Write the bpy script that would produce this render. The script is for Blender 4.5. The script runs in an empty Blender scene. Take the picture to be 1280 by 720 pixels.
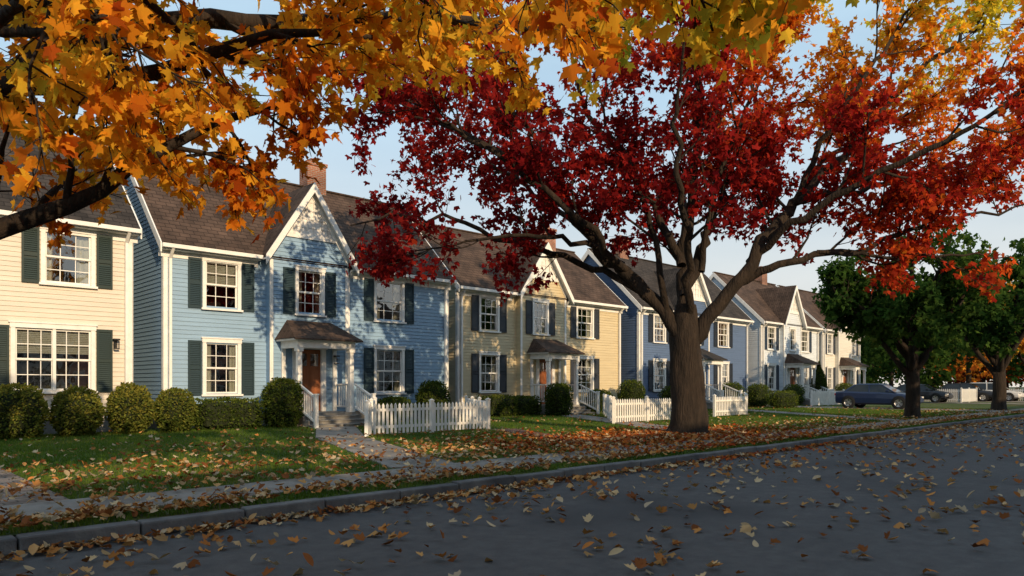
import bpy, math, random
import numpy as np
from mathutils import Vector, Matrix
random.seed(7)
rng = np.random.default_rng(7)
scene = bpy.context.scene
COL = scene.collection
GZ = 0.14           # lawn level above the road

# ------------------------------------------------------------------ materials
def new_mat(name):
    m = bpy.data.materials.new(name); m.use_nodes = True
    nt = m.node_tree; nt.nodes.clear()
    out = nt.nodes.new('ShaderNodeOutputMaterial')
    return m, nt, out
def N(nt, t, **kw):
    n = nt.nodes.new(t)
    for k, v in kw.items():
        if k.startswith('i_'): n.inputs[k[2:].replace('_', ' ')].default_value = v
        else: setattr(n, k, v)
    return n
def c4(c): return (c[0], c[1], c[2], 1)
def noise_mat(name, c1, c2, scale=3, rough=.8, bump=.0, bscale=60, c3=None, s3=.5, spec=.3, metallic=0, stretch=None, bdist=.01, detail=6, speck=None):
    m, nt, out = new_mat(name)
    L = nt.links.new
    b = N(nt, 'ShaderNodeBsdfPrincipled'); b.inputs['Roughness'].default_value = rough
    b.inputs['Specular IOR Level'].default_value = spec; b.inputs['Metallic'].default_value = metallic
    tc = N(nt, 'ShaderNodeTexCoord'); mp = N(nt, 'ShaderNodeMapping')
    if stretch: mp.inputs['Scale'].default_value = stretch
    L(tc.outputs['Object'], mp.inputs['Vector'])
    n1 = N(nt, 'ShaderNodeTexNoise'); n1.inputs['Scale'].default_value = scale; n1.inputs['Detail'].default_value = detail
    n1.inputs['Roughness'].default_value = .65
    L(mp.outputs[0], n1.inputs['Vector'])
    r = N(nt, 'ShaderNodeValToRGB'); r.color_ramp.elements[0].position = .32; r.color_ramp.elements[1].position = .68
    r.color_ramp.elements[0].color = c4(c1); r.color_ramp.elements[1].color = c4(c2)
    L(n1.outputs['Fac'], r.inputs['Fac'])
    col = r.outputs['Color']
    if c3:
        n3 = N(nt, 'ShaderNodeTexNoise'); n3.inputs['Scale'].default_value = s3; n3.inputs['Detail'].default_value = 5
        L(mp.outputs[0], n3.inputs['Vector'])
        r3 = N(nt, 'ShaderNodeValToRGB'); r3.color_ramp.elements[0].position = .48; r3.color_ramp.elements[1].position = .66
        L(n3.outputs['Fac'], r3.inputs['Fac'])
        mx = N(nt, 'ShaderNodeMixRGB'); L(r3.outputs['Color'], mx.inputs['Fac']); L(col, mx.inputs['Color1'])
        mx.inputs['Color2'].default_value = c4(c3); col = mx.outputs['Color']
    if speck:   # (scale, dark, light) fine aggregate
        n4 = N(nt, 'ShaderNodeTexNoise'); n4.inputs['Scale'].default_value = speck[0]; n4.inputs['Detail'].default_value = 2
        L(mp.outputs[0], n4.inputs['Vector'])
        r4 = N(nt, 'ShaderNodeMapRange'); r4.inputs['From Min'].default_value = .3; r4.inputs['From Max'].default_value = .7
        r4.inputs['To Min'].default_value = speck[1]; r4.inputs['To Max'].default_value = speck[2]; L(n4.outputs['Fac'], r4.inputs['Value'])
        vm = N(nt, 'ShaderNodeVectorMath', operation='SCALE'); L(col, vm.inputs[0]); L(r4.outputs[0], vm.inputs['Scale']); col = vm.outputs[0]
    L(col, b.inputs['Base Color'])
    if bump > 0:
        nb = N(nt, 'ShaderNodeTexNoise'); nb.inputs['Scale'].default_value = bscale; nb.inputs['Detail'].default_value = 5
        L(mp.outputs[0], nb.inputs['Vector'])
        bp = N(nt, 'ShaderNodeBump'); bp.inputs['Strength'].default_value = bump; bp.inputs['Distance'].default_value = bdist
        L(nb.outputs['Fac'], bp.inputs['Height']); L(bp.outputs[0], b.inputs['Normal'])
    L(b.outputs[0], out.inputs['Surface'])
    return m
def brick_mat(name, c1, c2, mortar, w, h, ms=.01, axis='XZ', rough=.85, scale=1.0, bump=.4):
    m, nt, out = new_mat(name); L = nt.links.new
    b = N(nt, 'ShaderNodeBsdfPrincipled'); b.inputs['Roughness'].default_value = rough; b.inputs['Specular IOR Level'].default_value = .2
    tc = N(nt, 'ShaderNodeTexCoord'); sp = N(nt, 'ShaderNodeSeparateXYZ'); cb = N(nt, 'ShaderNodeCombineXYZ')
    L(tc.outputs['Object'], sp.inputs[0])
    if axis == 'XZ+':
        ad = N(nt, 'ShaderNodeMath', operation='ADD'); L(sp.outputs['X'], ad.inputs[0]); L(sp.outputs['Y'], ad.inputs[1])
        L(ad.outputs[0], cb.inputs['X']); L(sp.outputs['Z'], cb.inputs['Y'])
    else:
        L(sp.outputs[axis[0]], cb.inputs['X']); L(sp.outputs[axis[1]], cb.inputs['Y'])
    br = N(nt, 'ShaderNodeTexBrick'); br.inputs['Scale'].default_value = scale
    br.inputs['Brick Width'].default_value = w; br.inputs['Row Height'].default_value = h; br.inputs['Mortar Size'].default_value = ms
    br.inputs['Color1'].default_value = c4(c1); br.inputs['Color2'].default_value = c4(c2); br.inputs['Mortar'].default_value = c4(mortar)
    L(cb.outputs[0], br.inputs['Vector'])
    n1 = N(nt, 'ShaderNodeTexNoise'); n1.inputs['Scale'].default_value = 1.3; n1.inputs['Detail'].default_value = 8
    L(tc.outputs['Object'], n1.inputs['Vector'])
    r = N(nt, 'ShaderNodeValToRGB'); r.color_ramp.elements[0].color = (.55, .55, .55, 1); r.color_ramp.elements[1].color = (1.35, 1.3, 1.25, 1)
    r.color_ramp.elements[0].position = .3; r.color_ramp.elements[1].position = .7
    L(n1.outputs['Fac'], r.inputs['Fac'])
    mx = N(nt, 'ShaderNodeMixRGB', blend_type='MULTIPLY'); mx.inputs['Fac'].default_value = 1
    L(br.outputs['Color'], mx.inputs['Color1']); L(r.outputs['Color'], mx.inputs['Color2']); L(mx.outputs[0], b.inputs['Base Color'])
    bp = N(nt, 'ShaderNodeBump'); bp.inputs['Strength'].default_value = bump; bp.inputs['Distance'].default_value = .01; bp.invert = True
    L(br.outputs['Fac'], bp.inputs['Height']); L(bp.outputs[0], b.inputs['Normal'])
    L(b.outputs[0], out.inputs['Surface'])
    return m
def leaf_mat(name, transl=.45, boost=1.5):
    m, nt, out = new_mat(name); L = nt.links.new
    at = N(nt, 'ShaderNodeAttribute', attribute_name='lc')
    d = N(nt, 'ShaderNodeBsdfDiffuse'); t = N(nt, 'ShaderNodeBsdfTranslucent')
    mul = N(nt, 'ShaderNodeMixRGB', blend_type='MULTIPLY'); mul.inputs['Fac'].default_value = 1; mul.inputs['Color2'].default_value = (boost, boost, boost * .8, 1)
    L(at.outputs['Color'], d.inputs['Color']); L(at.outputs['Color'], mul.inputs['Color1']); L(mul.outputs[0], t.inputs['Color'])
    m1 = N(nt, 'ShaderNodeMixShader'); m1.inputs[0].default_value = transl; L(d.outputs[0], m1.inputs[1]); L(t.outputs[0], m1.inputs[2])
    L(m1.outputs[0], out.inputs['Surface'])
    return m
def glass_mat():
    m, nt, out = new_mat('window_glass'); L = nt.links.new
    t = N(nt, 'ShaderNodeBsdfTransparent'); t.inputs[0].default_value = (.75, .8, .8, 1)
    g = N(nt, 'ShaderNodeBsdfGlossy'); g.inputs['Roughness'].default_value = .03
    fr = N(nt, 'ShaderNodeFresnel'); fr.inputs['IOR'].default_value = 1.7
    tc = N(nt, 'ShaderNodeTexCoord'); nz = N(nt, 'ShaderNodeTexNoise'); nz.inputs['Scale'].default_value = 1.6; L(tc.outputs['Object'], nz.inputs['Vector'])
    bp = N(nt, 'ShaderNodeBump'); bp.inputs['Strength'].default_value = .3; bp.inputs['Distance'].default_value = .04
    L(nz.outputs['Fac'], bp.inputs['Height']); L(bp.outputs[0], g.inputs['Normal'])
    ad = N(nt, 'ShaderNodeMath', operation='ADD'); ad.inputs[1].default_value = .20; L(fr.outputs[0], ad.inputs[0])
    mx = N(nt, 'ShaderNodeMixShader'); L(ad.outputs[0], mx.inputs[0]); L(t.outputs[0], mx.inputs[1]); L(g.outputs[0], mx.inputs[2])
    L(mx.outputs[0], out.inputs['Surface'])
    return m

M = {}
M['white'] = noise_mat('white_paint', (.66, .65, .63), (.78, .78, .76), 4, .5, .1, 40)
M['asphalt'] = noise_mat('asphalt', (.056, .055, .058), (.088, .086, .087), 5, .8, .8, 220, c3=(.045, .045, .048), s3=.3, bdist=.006, speck=(160, .6, 1.5))
M['concrete'] = noise_mat('pavement_concrete', (.18, .165, .15), (.29, .265, .24), 2.2, .9, .4, 90, c3=(.14, .12, .10), s3=1.1)
M['kerb'] = noise_mat('kerb_stone', (.10, .10, .105), (.17, .168, .165), 5, .85, .6, 50, c3=(.07, .07, .075), s3=1.5)
M['lawn'] = noise_mat('lawn', (.038, .070, .013), (.070, .105, .022), 5, .95, .8, 90, c3=(.09, .080, .025), s3=.5, bdist=.03)
M['ground'] = noise_mat('ground', (.040, .055, .020), (.07, .08, .03), .3, .95)
M['bark'] = noise_mat('bark', (.011, .008, .006), (.040, .028, .020), 6, .95, 1.0, 22, stretch=(1, 1, .22), bdist=.05)
M['foundation'] = noise_mat('foundation', (.17, .16, .15), (.26, .25, .23), 4, .9, .3)
M['glass'] = glass_mat()
M['curtain'] = noise_mat('curtain', (.55, .52, .45), (.70, .67, .60), 3, .9)
M['interior'] = noise_mat('interior', (.05, .045, .04), (.09, .08, .07), 2, .9)
M['wood'] = noise_mat('door_wood', (.20, .065, .025), (.30, .105, .04), 6, .45, .2, 30, stretch=(1, 1, .2))
M['metal'] = noise_mat('black_metal', (.015, .015, .015), (.03, .03, .03), 6, .4)
M['brick'] = brick_mat('chimney_brick', (.34, .12, .06), (.25, .085, .05), (.30, .27, .24), .22, .075, .012, 'XZ+')
M['paver'] = brick_mat('brick_paver', (.30, .24, .20), (.23, .18, .155), (.10, .09, .08), .3, .15, .012, 'XY')
M['redpaver'] = brick_mat('red_paver', (.22, .10, .07), (.17, .085, .06), (.10, .09, .08), .24, .12, .012, 'XY')
M['leaf'] = leaf_mat('maple_leaves', .5, 1.7)
M['dryleaf'] = leaf_mat('dry_leaves', .15, 1.0)
M['green'] = leaf_mat('shrub_leaves', .3, 1.6)
M['grass'] = leaf_mat('grass_blades', .35, 1.5)
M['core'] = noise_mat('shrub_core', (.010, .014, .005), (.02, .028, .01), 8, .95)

# ------------------------------------------------------------------ mesh builder
class MB:
    def __init__(s): s.v = []; s.f = []; s.m = []
    def poly(s, pts, mi=0):
        b = len(s.v); s.v.extend([tuple(p) for p in pts]); s.f.append(tuple(range(b, b + len(pts)))); s.m.append(mi)
    def hexa(s, p, mi=0):   # p: 4 bottom + 4 top
        b = len(s.v); s.v.extend([tuple(q) for q in p])
        for f in ((0, 3, 2, 1), (4, 5, 6, 7), (0, 1, 5, 4), (1, 2, 6, 5), (2, 3, 7, 6), (3, 0, 4, 7)):
            s.f.append(tuple(b + i for i in f)); s.m.append(mi)
    def box(s, x0, x1, y0, y1, z0, z1, mi=0):
        s.hexa([(x0, y0, z0), (x1, y0, z0), (x1, y1, z0), (x0, y1, z0), (x0, y0, z1), (x1, y0, z1), (x1, y1, z1), (x0, y1, z1)], mi)
    def slab(s, q, t, mi=0):  # q top quad, vertical thickness t
        s.hexa([(p[0], p[1], p[2] - t) for p in q] + [tuple(p) for p in q], mi)
    def obj(s, name, mats, parent=None, smooth=False, bevel=0):
        me = bpy.data.meshes.new(name); me.from_pydata(s.v, [], s.f)
        for m in mats: me.materials.append(m)
        if len(mats) > 1: me.polygons.foreach_set('material_index', s.m)
        if smooth: me.polygons.foreach_set('use_smooth', [True] * len(s.f))
        me.update()
        o = bpy.data.objects.new(name, me); COL.objects.link(o)
        if parent: o.parent = parent
        if bevel:
            md = o.modifiers.new('bevel', 'BEVEL'); md.width = bevel; md.segments = 2; md.limit_method = 'ANGLE'
        return o
def empty(name, loc=(0, 0, 0), rot=0):
    e = bpy.data.objects.new(name, None); e.location = loc; e.rotation_euler = (0, 0, rot); COL.objects.link(e); return e

# ------------------------------------------------------------------ leaf meshes
def mk_template(half, fold=.25, droop=.15):
    # half outline (x>=0) from stem to tip, excluding the stem and the tip
    R = np.array(half)
    vs = [(0, 0, 0), (0, 1, -droop)]
    right = []; left = []
    for x, y in R: right.append(len(vs)); vs.append((x, y, fold * x - droop * y * y))
    for x, y in R: left.append(len(vs)); vs.append((-x, y, fold * x - droop * y * y))
    return np.array(vs, float), [[0] + right + [1], [1] + left[::-1] + [0]]
MAPLE = mk_template([(.03, .0), (.36, -.05), (.31, .13), (.45, .18), (.64, .5), (.42, .45), (.19, .5), (.27, .74), (.1, .78)])
MAPLE_DRY = mk_template([(.03, .0), (.33, -.05), (.30, .13), (.42, .2), (.56, .48), (.42, .48), (.25, .52), (.27, .72), (.12, .8)], fold=.65, droop=-.45)
OVAL_DRY = mk_template([(.2, .15), (.32, .4), (.26, .7), (.1, .9)], fold=.8, droop=-.5)
MAPLE_LO = mk_template([(.4, .02), (.55, .5), (.2, .48)], fold=.2, droop=.1)
OVAL = mk_template([(.3, .35), (.24, .75)], fold=.3, droop=.1)
def leaf_mesh(name, P, T, Nn, size, colr, tmpl, mat, parent=None):
    P = np.asarray(P, float); n = len(P)
    T = T / (np.linalg.norm(T, axis=1, keepdims=True) + 1e-9)
    B = np.cross(T, Nn); B /= (np.linalg.norm(B, axis=1, keepdims=True) + 1e-9)
    Z = np.cross(B, T)
    tv, tf = tmpl; K = len(tv)
    V = P[:, None, :] + size[:, None, None] * (tv[None, :, 0:1] * B[:, None, :] + tv[None, :, 1:2] * T[:, None, :] + tv[None, :, 2:3] * Z[:, None, :])
    V = V.reshape(-1, 3)
    me = bpy.data.meshes.new(name)
    lp = sum(len(f) for f in tf); flat = np.concatenate([np.array(f) for f in tf])
    idx = (np.arange(n)[:, None] * K + flat[None, :]).reshape(-1)
    st1 = np.cumsum([0] + [len(f) for f in tf])[:-1]
    starts = (np.arange(n)[:, None] * lp + st1[None, :]).reshape(-1)
    me.vertices.add(len(V)); me.vertices.foreach_set('co', V.astype(np.float32).ravel())
    me.loops.add(len(idx)); me.loops.foreach_set('vertex_index', idx.astype(np.int32))
    me.polygons.add(len(starts)); me.polygons.foreach_set('loop_start', starts.astype(np.int32))
    me.update(calc_edges=True)
    a = me.attributes.new('lc', 'FLOAT_COLOR', 'POINT')
    C = np.ones((n, K, 4), np.float32); C[:, :, :3] = np.asarray(colr)[:, None, :]
    a.data.foreach_set('color', C.ravel())
    me.materials.append(mat)
    o = bpy.data.objects.new(name, me); COL.objects.link(o)
    if parent: o.parent = parent
    return o
def pal(keys, t):
    keys = np.array(keys, float); t = np.clip(t, 0, .9999) * (len(keys) - 1); i = t.astype(int); f = (t - i)[:, None]
    return keys[i] * (1 - f) + keys[np.minimum(i + 1, len(keys) - 1)] * f

# ------------------------------------------------------------------ trees
def nrm(v): return v / (np.linalg.norm(v) + 1e-9)
def resample(pts, n):
    pts = np.array(pts, float); P = np.vstack([2 * pts[0] - pts[1], pts, 2 * pts[-1] - pts[-2]]); m = len(pts) - 1; out = []
    for k in range(n):
        u = k / (n - 1) * m; i = min(int(u), m - 1); t = u - i
        p0, p1, p2, p3 = P[i], P[i + 1], P[i + 2], P[i + 3]
        out.append(.5 * ((2 * p1) + (-p0 + p2) * t + (2 * p0 - 5 * p1 + 4 * p2 - p3) * t * t + (-p0 + 3 * p1 - 3 * p2 + p3) * t ** 3))
    return np.array(out)
class Tubes:
    def __init__(s): s.V = []; s.F = []; s.n = 0
    def add(s, pts, rad, sides, lump=0):
        k = len(pts); tan = np.gradient(pts, axis=0); tan /= (np.linalg.norm(tan, axis=1, keepdims=True) + 1e-9)
        ref = np.array([0, 0, 1.]) if abs(tan[0][2]) < .8 else np.array([1., 0, 0])
        a = np.arange(sides) / sides * 2 * math.pi; base = s.n
        u = nrm(np.cross(tan[0], ref))
        for i in range(k):
            u = nrm(u - tan[i] * np.dot(u, tan[i])); w = np.cross(tan[i], u)
            r = rad[i] * (1 + lump * np.sin(a * 3 + i * .4) + lump * .7 * np.sin(a * 5 - i * .9 + 1))
            s.V.append(pts[i] + r[:, None] * (np.cos(a)[:, None] * u + np.sin(a)[:, None] * w))
        s.n += k * sides
        for i in range(k - 1):
            for j in range(sides):
                j2 = (j + 1) % sides
                s.F.append((base + i * sides + j, base + i * sides + j2, base + (i + 1) * sides + j2, base + (i + 1) * sides + j))
    def obj(s, name, parent):
        me = bpy.data.meshes.new(name); me.from_pydata(np.vstack(s.V).tolist(), [], s.F); me.materials.append(M['bark'])
        me.polygons.foreach_set('use_smooth', [True] * len(s.F)); me.update()
        o = bpy.data.objects.new(name, me); COL.objects.link(o); o.parent = parent; return o
def grow(r, p, d, L, ns, up, wob):
    pts = [p]; d = nrm(d)
    for i in range(ns):
        d = nrm(d + r.normal(0, wob, 3) + np.array([0, 0, up])); p = p + d * (L / ns); pts.append(p)
    return np.array(pts)
def side_dir(r, t, ang):
    q = r.normal(0, 1, 3); q = nrm(q - t * np.dot(q, t)); return nrm(t * math.cos(ang) + q * math.sin(ang))
def tree(name, trunk, limbs, inside, colour, seed, l1sp=.7, l1len=(1.6, 3.2), l2n=6, l2len=(.8, 1.5), l3n=5, l3len=(.35, .7),
         per=16, leaf=.17, up1=.06, up2=.02, up3=-.04, tmpl=MAPLE_LO, mat=None, start=.3, spread=.10, rtw=.006, twigs=True, wig=.035, flare=None):
    r = np.random.default_rng(seed); e = empty(name); tb = Tubes()
    tb.add(resample([t[:3] for t in trunk], 22), np.interp(np.linspace(0, len(trunk) - 1, 22), range(len(trunk)), [t[3] for t in trunk]), 20, .06)
    if flare:   # root buttresses
        x, y, rr = flare
        for k in range(7):
            a = k * .9 + r.uniform(-.2, .2); c, s_ = math.cos(a), math.sin(a)
            tb.add(resample([(x + c * rr * .45, y + s_ * rr * .45, 1.0), (x + c * rr * .8, y + s_ * rr * .8, .42), (x + c * rr * 1.5, y + s_ * rr * 1.5, .12), (x + c * rr * 2.2, y + s_ * rr * 2.2, .02)], 9), np.linspace(.16, .05, 9), 8, .05)
    LP = []; LT = []
    for pts, r0, r1 in limbs:
        n = max(8, int(sum(np.linalg.norm(np.diff(np.array(pts), axis=0), axis=1)) / .35)); q = resample(pts, n)
        wv = np.cumsum(r.normal(0, wig, (n, 3)), axis=0) * .5; wv -= np.linspace(0, 1, n)[:, None] * wv[-1]; q = q + wv
        q[1:-1] += r.normal(0, wig * .6, (n - 2, 3)); rad = np.linspace(1, 0, n) ** .9 * (r0 - r1) + r1
        tb.add(q, rad, 10, .04)
        Lq = np.linalg.norm(q[-1] - q[0]); m = max(2, int(Lq * (1 - start) / l1sp))
        for k in range(m + 2):
            u = start + (1 - start) * min(1, (k + r.uniform(0, .8)) / m); i = min(int(u * (n - 1)), n - 2); t = nrm(q[i + 1] - q[i])
            d = side_dir(r, t, r.uniform(.5, 1.15)); d[2] += .12; L1 = r.uniform(*l1len) * (1.15 - .45 * u)
            b1 = grow(r, q[i], d, L1, 6, up1, .13)
            if not inside(b1[3]) or not inside(b1[6]): continue
            ra = max(rad[i] * .5, .012)
            tb.add(b1, np.linspace(min(ra, .05), rtw * 2.2, 7), 6)
            for k2 in range(l2n):
                i2 = min(1 + int((k2 + r.uniform(0, 1)) / l2n * 5.5), 5) if k2 < l2n - 1 else 5
                d2 = side_dir(r, nrm(b1[i2 + 1] - b1[i2]), r.uniform(.35, 1.05)); b2 = grow(r, b1[i2], d2, r.uniform(*l2len), 4, up2, .18)
                if not inside(b2[-1]): continue
                tb.add(b2, np.linspace(rtw * 2, rtw, 5), 4)
                for k3 in range(l3n):
                    i3 = min(1 + int((k3 + r.uniform(0, 1)) / l3n * 3), 3)
                    d3 = side_dir(r, nrm(b2[i3 + 1] - b2[i3] if i3 < 4 else b2[4] - b2[3]), r.uniform(.3, 1.1))
                    b3 = grow(r, b2[i3], d3, r.uniform(*l3len), 3, up3, .2)
                    if not inside(b3[-1]): continue
                    if twigs: tb.add(b3, np.linspace(rtw * .9, rtw * .4, 4), 3)
                    m3 = per; uu = r.uniform(.15, 1, m3) * 3; ii = np.minimum(uu.astype(int), 2); ff = (uu - ii)[:, None]
                    pp = b3[ii] * (1 - ff) + b3[ii + 1] * ff
                    LP.append(pp + r.normal(0, spread, (m3, 3))); LT.append(np.repeat(nrm(b3[3] - b3[0])[None], m3, 0))
    tb.obj('trunk_and_branches', e)
    P = np.vstack(LP); T = np.vstack(LT); n = len(P)
    T = T * .5 + r.normal(0, .6, (n, 3)) + np.array([0, 0, -.55]); Nn = r.normal(0, .8, (n, 3)) + np.array([0, 0, .5])
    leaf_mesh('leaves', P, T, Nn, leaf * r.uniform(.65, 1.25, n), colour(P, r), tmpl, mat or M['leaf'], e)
    print(name, n)
    return e

Rv = np.array([.7206, -.6934, 0]); Fv = np.array([.6934, .7206, 0])   # lateral / depth axes used for the tree crowns
# ---- the big red maple
TB = np.array([17.0, 10.8, 0.])
def W3(o, a, b, z): return o + Rv * a + Fv * b + np.array([0, 0, z])
lim = lambda o, L: [W3(o, *p) for p in L]
def red_inside(p):
    d = p - TB; a = d @ Rv; b = d @ Fv; z = p[2]
    if abs(a / 10.3) ** 2.6 + abs(b / 6.0) ** 2.4 + abs((z - 8) / (6.4 if z > 8 else 5.6)) ** 2.6 > 1: return False
    low = np.interp(a, [-9.8, -9, -7.5, -6, -4.6, -3.5, -1.9, -1.2, 0, 1.0, 1.4, 2.2, 3, 4, 6, 8, 9.5], [6.0, 4.8, 4.0, 3.2, 3.9, 4.1, 3.4, 3.5, 4.8, 4.6, 3.4, 3.0, 4.5, 4.3, 3.5, 3.7, 4.6])
    if z < low + .3 * math.sin(a * 3 + b * 2): return False
    # open pockets between the limbs
    return math.sin(a * 1.25 + .6) * math.sin(z * 1.5 + b * .5) + .5 * math.sin(b * 1.6 + a * .8 + z) > -.92
def red_col(P, r):
    d = P - TB; a = d @ Rv; z = P[:, 2]
    nz = .5 * np.sin(P[:, 0] * 1.3 + 1) * np.sin(P[:, 1] * 1.1) + .5 * np.sin(P[:, 2] * 1.7 + P[:, 0] * .6)
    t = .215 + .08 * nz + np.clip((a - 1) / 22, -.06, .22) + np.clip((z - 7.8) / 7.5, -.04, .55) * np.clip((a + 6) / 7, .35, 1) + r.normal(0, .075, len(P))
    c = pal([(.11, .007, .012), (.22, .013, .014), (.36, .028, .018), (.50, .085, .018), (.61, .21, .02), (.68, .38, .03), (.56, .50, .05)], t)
    return c * r.uniform(.6, 1.25, (len(P), 1))
tree('red_maple_tree', [tuple(W3(TB, 0, 0, .05)) + (.66,), tuple(W3(TB, .02, 0, .35)) + (.53,), tuple(W3(TB, .03, 0, 1.0)) + (.46,), tuple(W3(TB, -.02, 0, 2.0)) + (.43,), tuple(W3(TB, -.05, 0, 3.0)) + (.40,), tuple(W3(TB, -.05, .02, 3.7)) + (.27,)],
     [(lim(TB, L), a, b) for L, a, b in [
         ([(-.02, 0, 2.9), (-.15, .2, 5), (0, .4, 7), (.3, .3, 9), (.2, 0, 11.5), (0, 0, 13.5)], .22, .03),
         ([(-.12, 0, 2.7), (-1.2, .1, 4.1), (-2.3, 0, 5.2), (-3.5, -.3, 6.6), (-5.2, -.2, 7.9), (-7.4, 0, 8.8)], .215, .03),
         ([(-1.3, .1, 4.2), (-3.1, .5, 5.0), (-5.2, .6, 5.6), (-7.3, .3, 6.0), (-9.2, .2, 5.9)], .105, .02),
         ([(-2.2, -.1, 5.1), (-3.6, -1.0, 5.3), (-5.4, -1.4, 5.2), (-7.2, -1.4, 4.9)], .08, .015),
         ([(-.15, .1, 4.8), (-1.0, .6, 6.8), (-2.4, 1.0, 9.2), (-3.4, 1, 12)], .13, .03),
         ([(.1, 0, 2.7), (1.15, -.1, 4.2), (2.2, 0, 5.6), (3.6, .3, 6.9), (5, .5, 8.6), (6.8, .3, 10.4), (8.2, .2, 11.4)], .21, .03),
         ([(1.2, -.1, 4.3), (2.6, -.4, 4.9), (4.4, -.5, 5.2), (6.4, -.5, 5.9), (9.2, -.4, 6.4)], .125, .02),
         ([(3.4, -.5, 5.1), (5, -.8, 4.9), (6.6, -.8, 4.9), (8.4, -.6, 4.9)], .06, .015),
         ([(0, 0, 3.9), (.9, .6, 6.2), (2.0, 1.2, 8.6), (2.9, 1.6, 11.4)], .14, .03),
         ([(0, -.1, 3.4), (-.5, -1.5, 5.2), (-1, -3, 7), (-1.1, -4.4, 9)], .12, .02),
         ([(0, .1, 3.5), (.5, 1.8, 5.4), (.9, 3.6, 7.4), (1.2, 5.2, 9.2)], .12, .02),
         ([(1.6, 0, 4.8), (3.3, -1.8, 6.2), (5.6, -3.2, 7.4), (7.5, -3.6, 8.8)], .11, .02),
         ([(-1.6, 0, 4.6), (-3.2, -1.8, 5.8), (-5.4, -3.2, 7.0), (-7.2, -3.2, 8.0)], .11, .02),
         ([(-1.8, .1, 4.8), (-3.6, 1.6, 6.6), (-5.4, 2.9, 8.2), (-6.8, 3.2, 10)], .10, .02),
         ([(3.2, .2, 6.6), (4.6, 1.6, 8.2), (6.2, 2.8, 8.8), (8.2, 3, 9.4)], .10, .02),
         ([(-3.2, -.2, 6.3), (-4.2, -.4, 8.0), (-5.2, -.4, 9.6), (-5.8, 0, 11.2)], .09, .02),
         ([(.3, .1, 4.6), (.5, -.4, 6.4), (1.3, -.8, 8.4), (1.6, -.8, 10.5)], .10, .02),
         ([(-.5, 0, 3.4), (-1.0, -.6, 5.4), (-1.6, -.9, 7.2), (-2.6, -1.1, 9)], .10, .02),
         ([(2.9, .2, 6.2), (3.6, -.6, 8.2), (4.6, -1.2, 10), (6, -1.4, 11.8)], .09, .02),
         ([(3.6, .3, 6.9), (5.6, .2, 7.2), (7.6, .4, 7.6), (9.5, .4, 7.8)], .09, .02)]],
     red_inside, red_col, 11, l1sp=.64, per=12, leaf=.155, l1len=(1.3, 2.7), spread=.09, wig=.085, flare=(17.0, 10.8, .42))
# ---- golden maple on the verge (trunk left of the view) arching overhead
GB = np.zeros(3)
def gold_inside(p):
    a = p @ Rv; b = p @ Fv; z = p[2]; k = b / 6.0
    low = 1.5 + k * (np.interp(a / k, [-7, -5, -4.2, -3.5, -3.2, -2.95, -2.7, -2.45, -2.05, -1.8, -1.6, -1.1, -.6, -.1, .4, .9, 1.4, 1.9, 2.6], [2.4, 2.4, 2.55, 2.5, 3.0, 3.2, 3.0, 2.5, 2.6, 3.2, 3.4, 3.9, 3.5, 3.7, 3.4, 3.6, 3.5, 4.0, 4.8]) - 1.5)
    return z > low and z < 6.6 and b > 3.7
def gold_col(P, r):
    nz = np.sin(P[:, 0] * 1.9 + 2) * np.sin(P[:, 1] * 1.7 + .5) + .6 * np.sin(P[:, 2] * 3.1 + P[:, 0] * 1.6)
    a = P @ Rv
    t = .43 + .17 * nz + np.clip(a * .05, -.05, .14) + np.clip((P[:, 2] - 4) * .08, -.12, .1) + r.normal(0, .13, len(P))
    c = pal([(.34, .06, .012), (.50, .135, .015), (.64, .25, .02), (.74, .40, .035), (.72, .50, .05), (.50, .46, .05), (.24, .30, .03)], t)
    return c * r.uniform(.65, 1.15, (len(P), 1))
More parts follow.
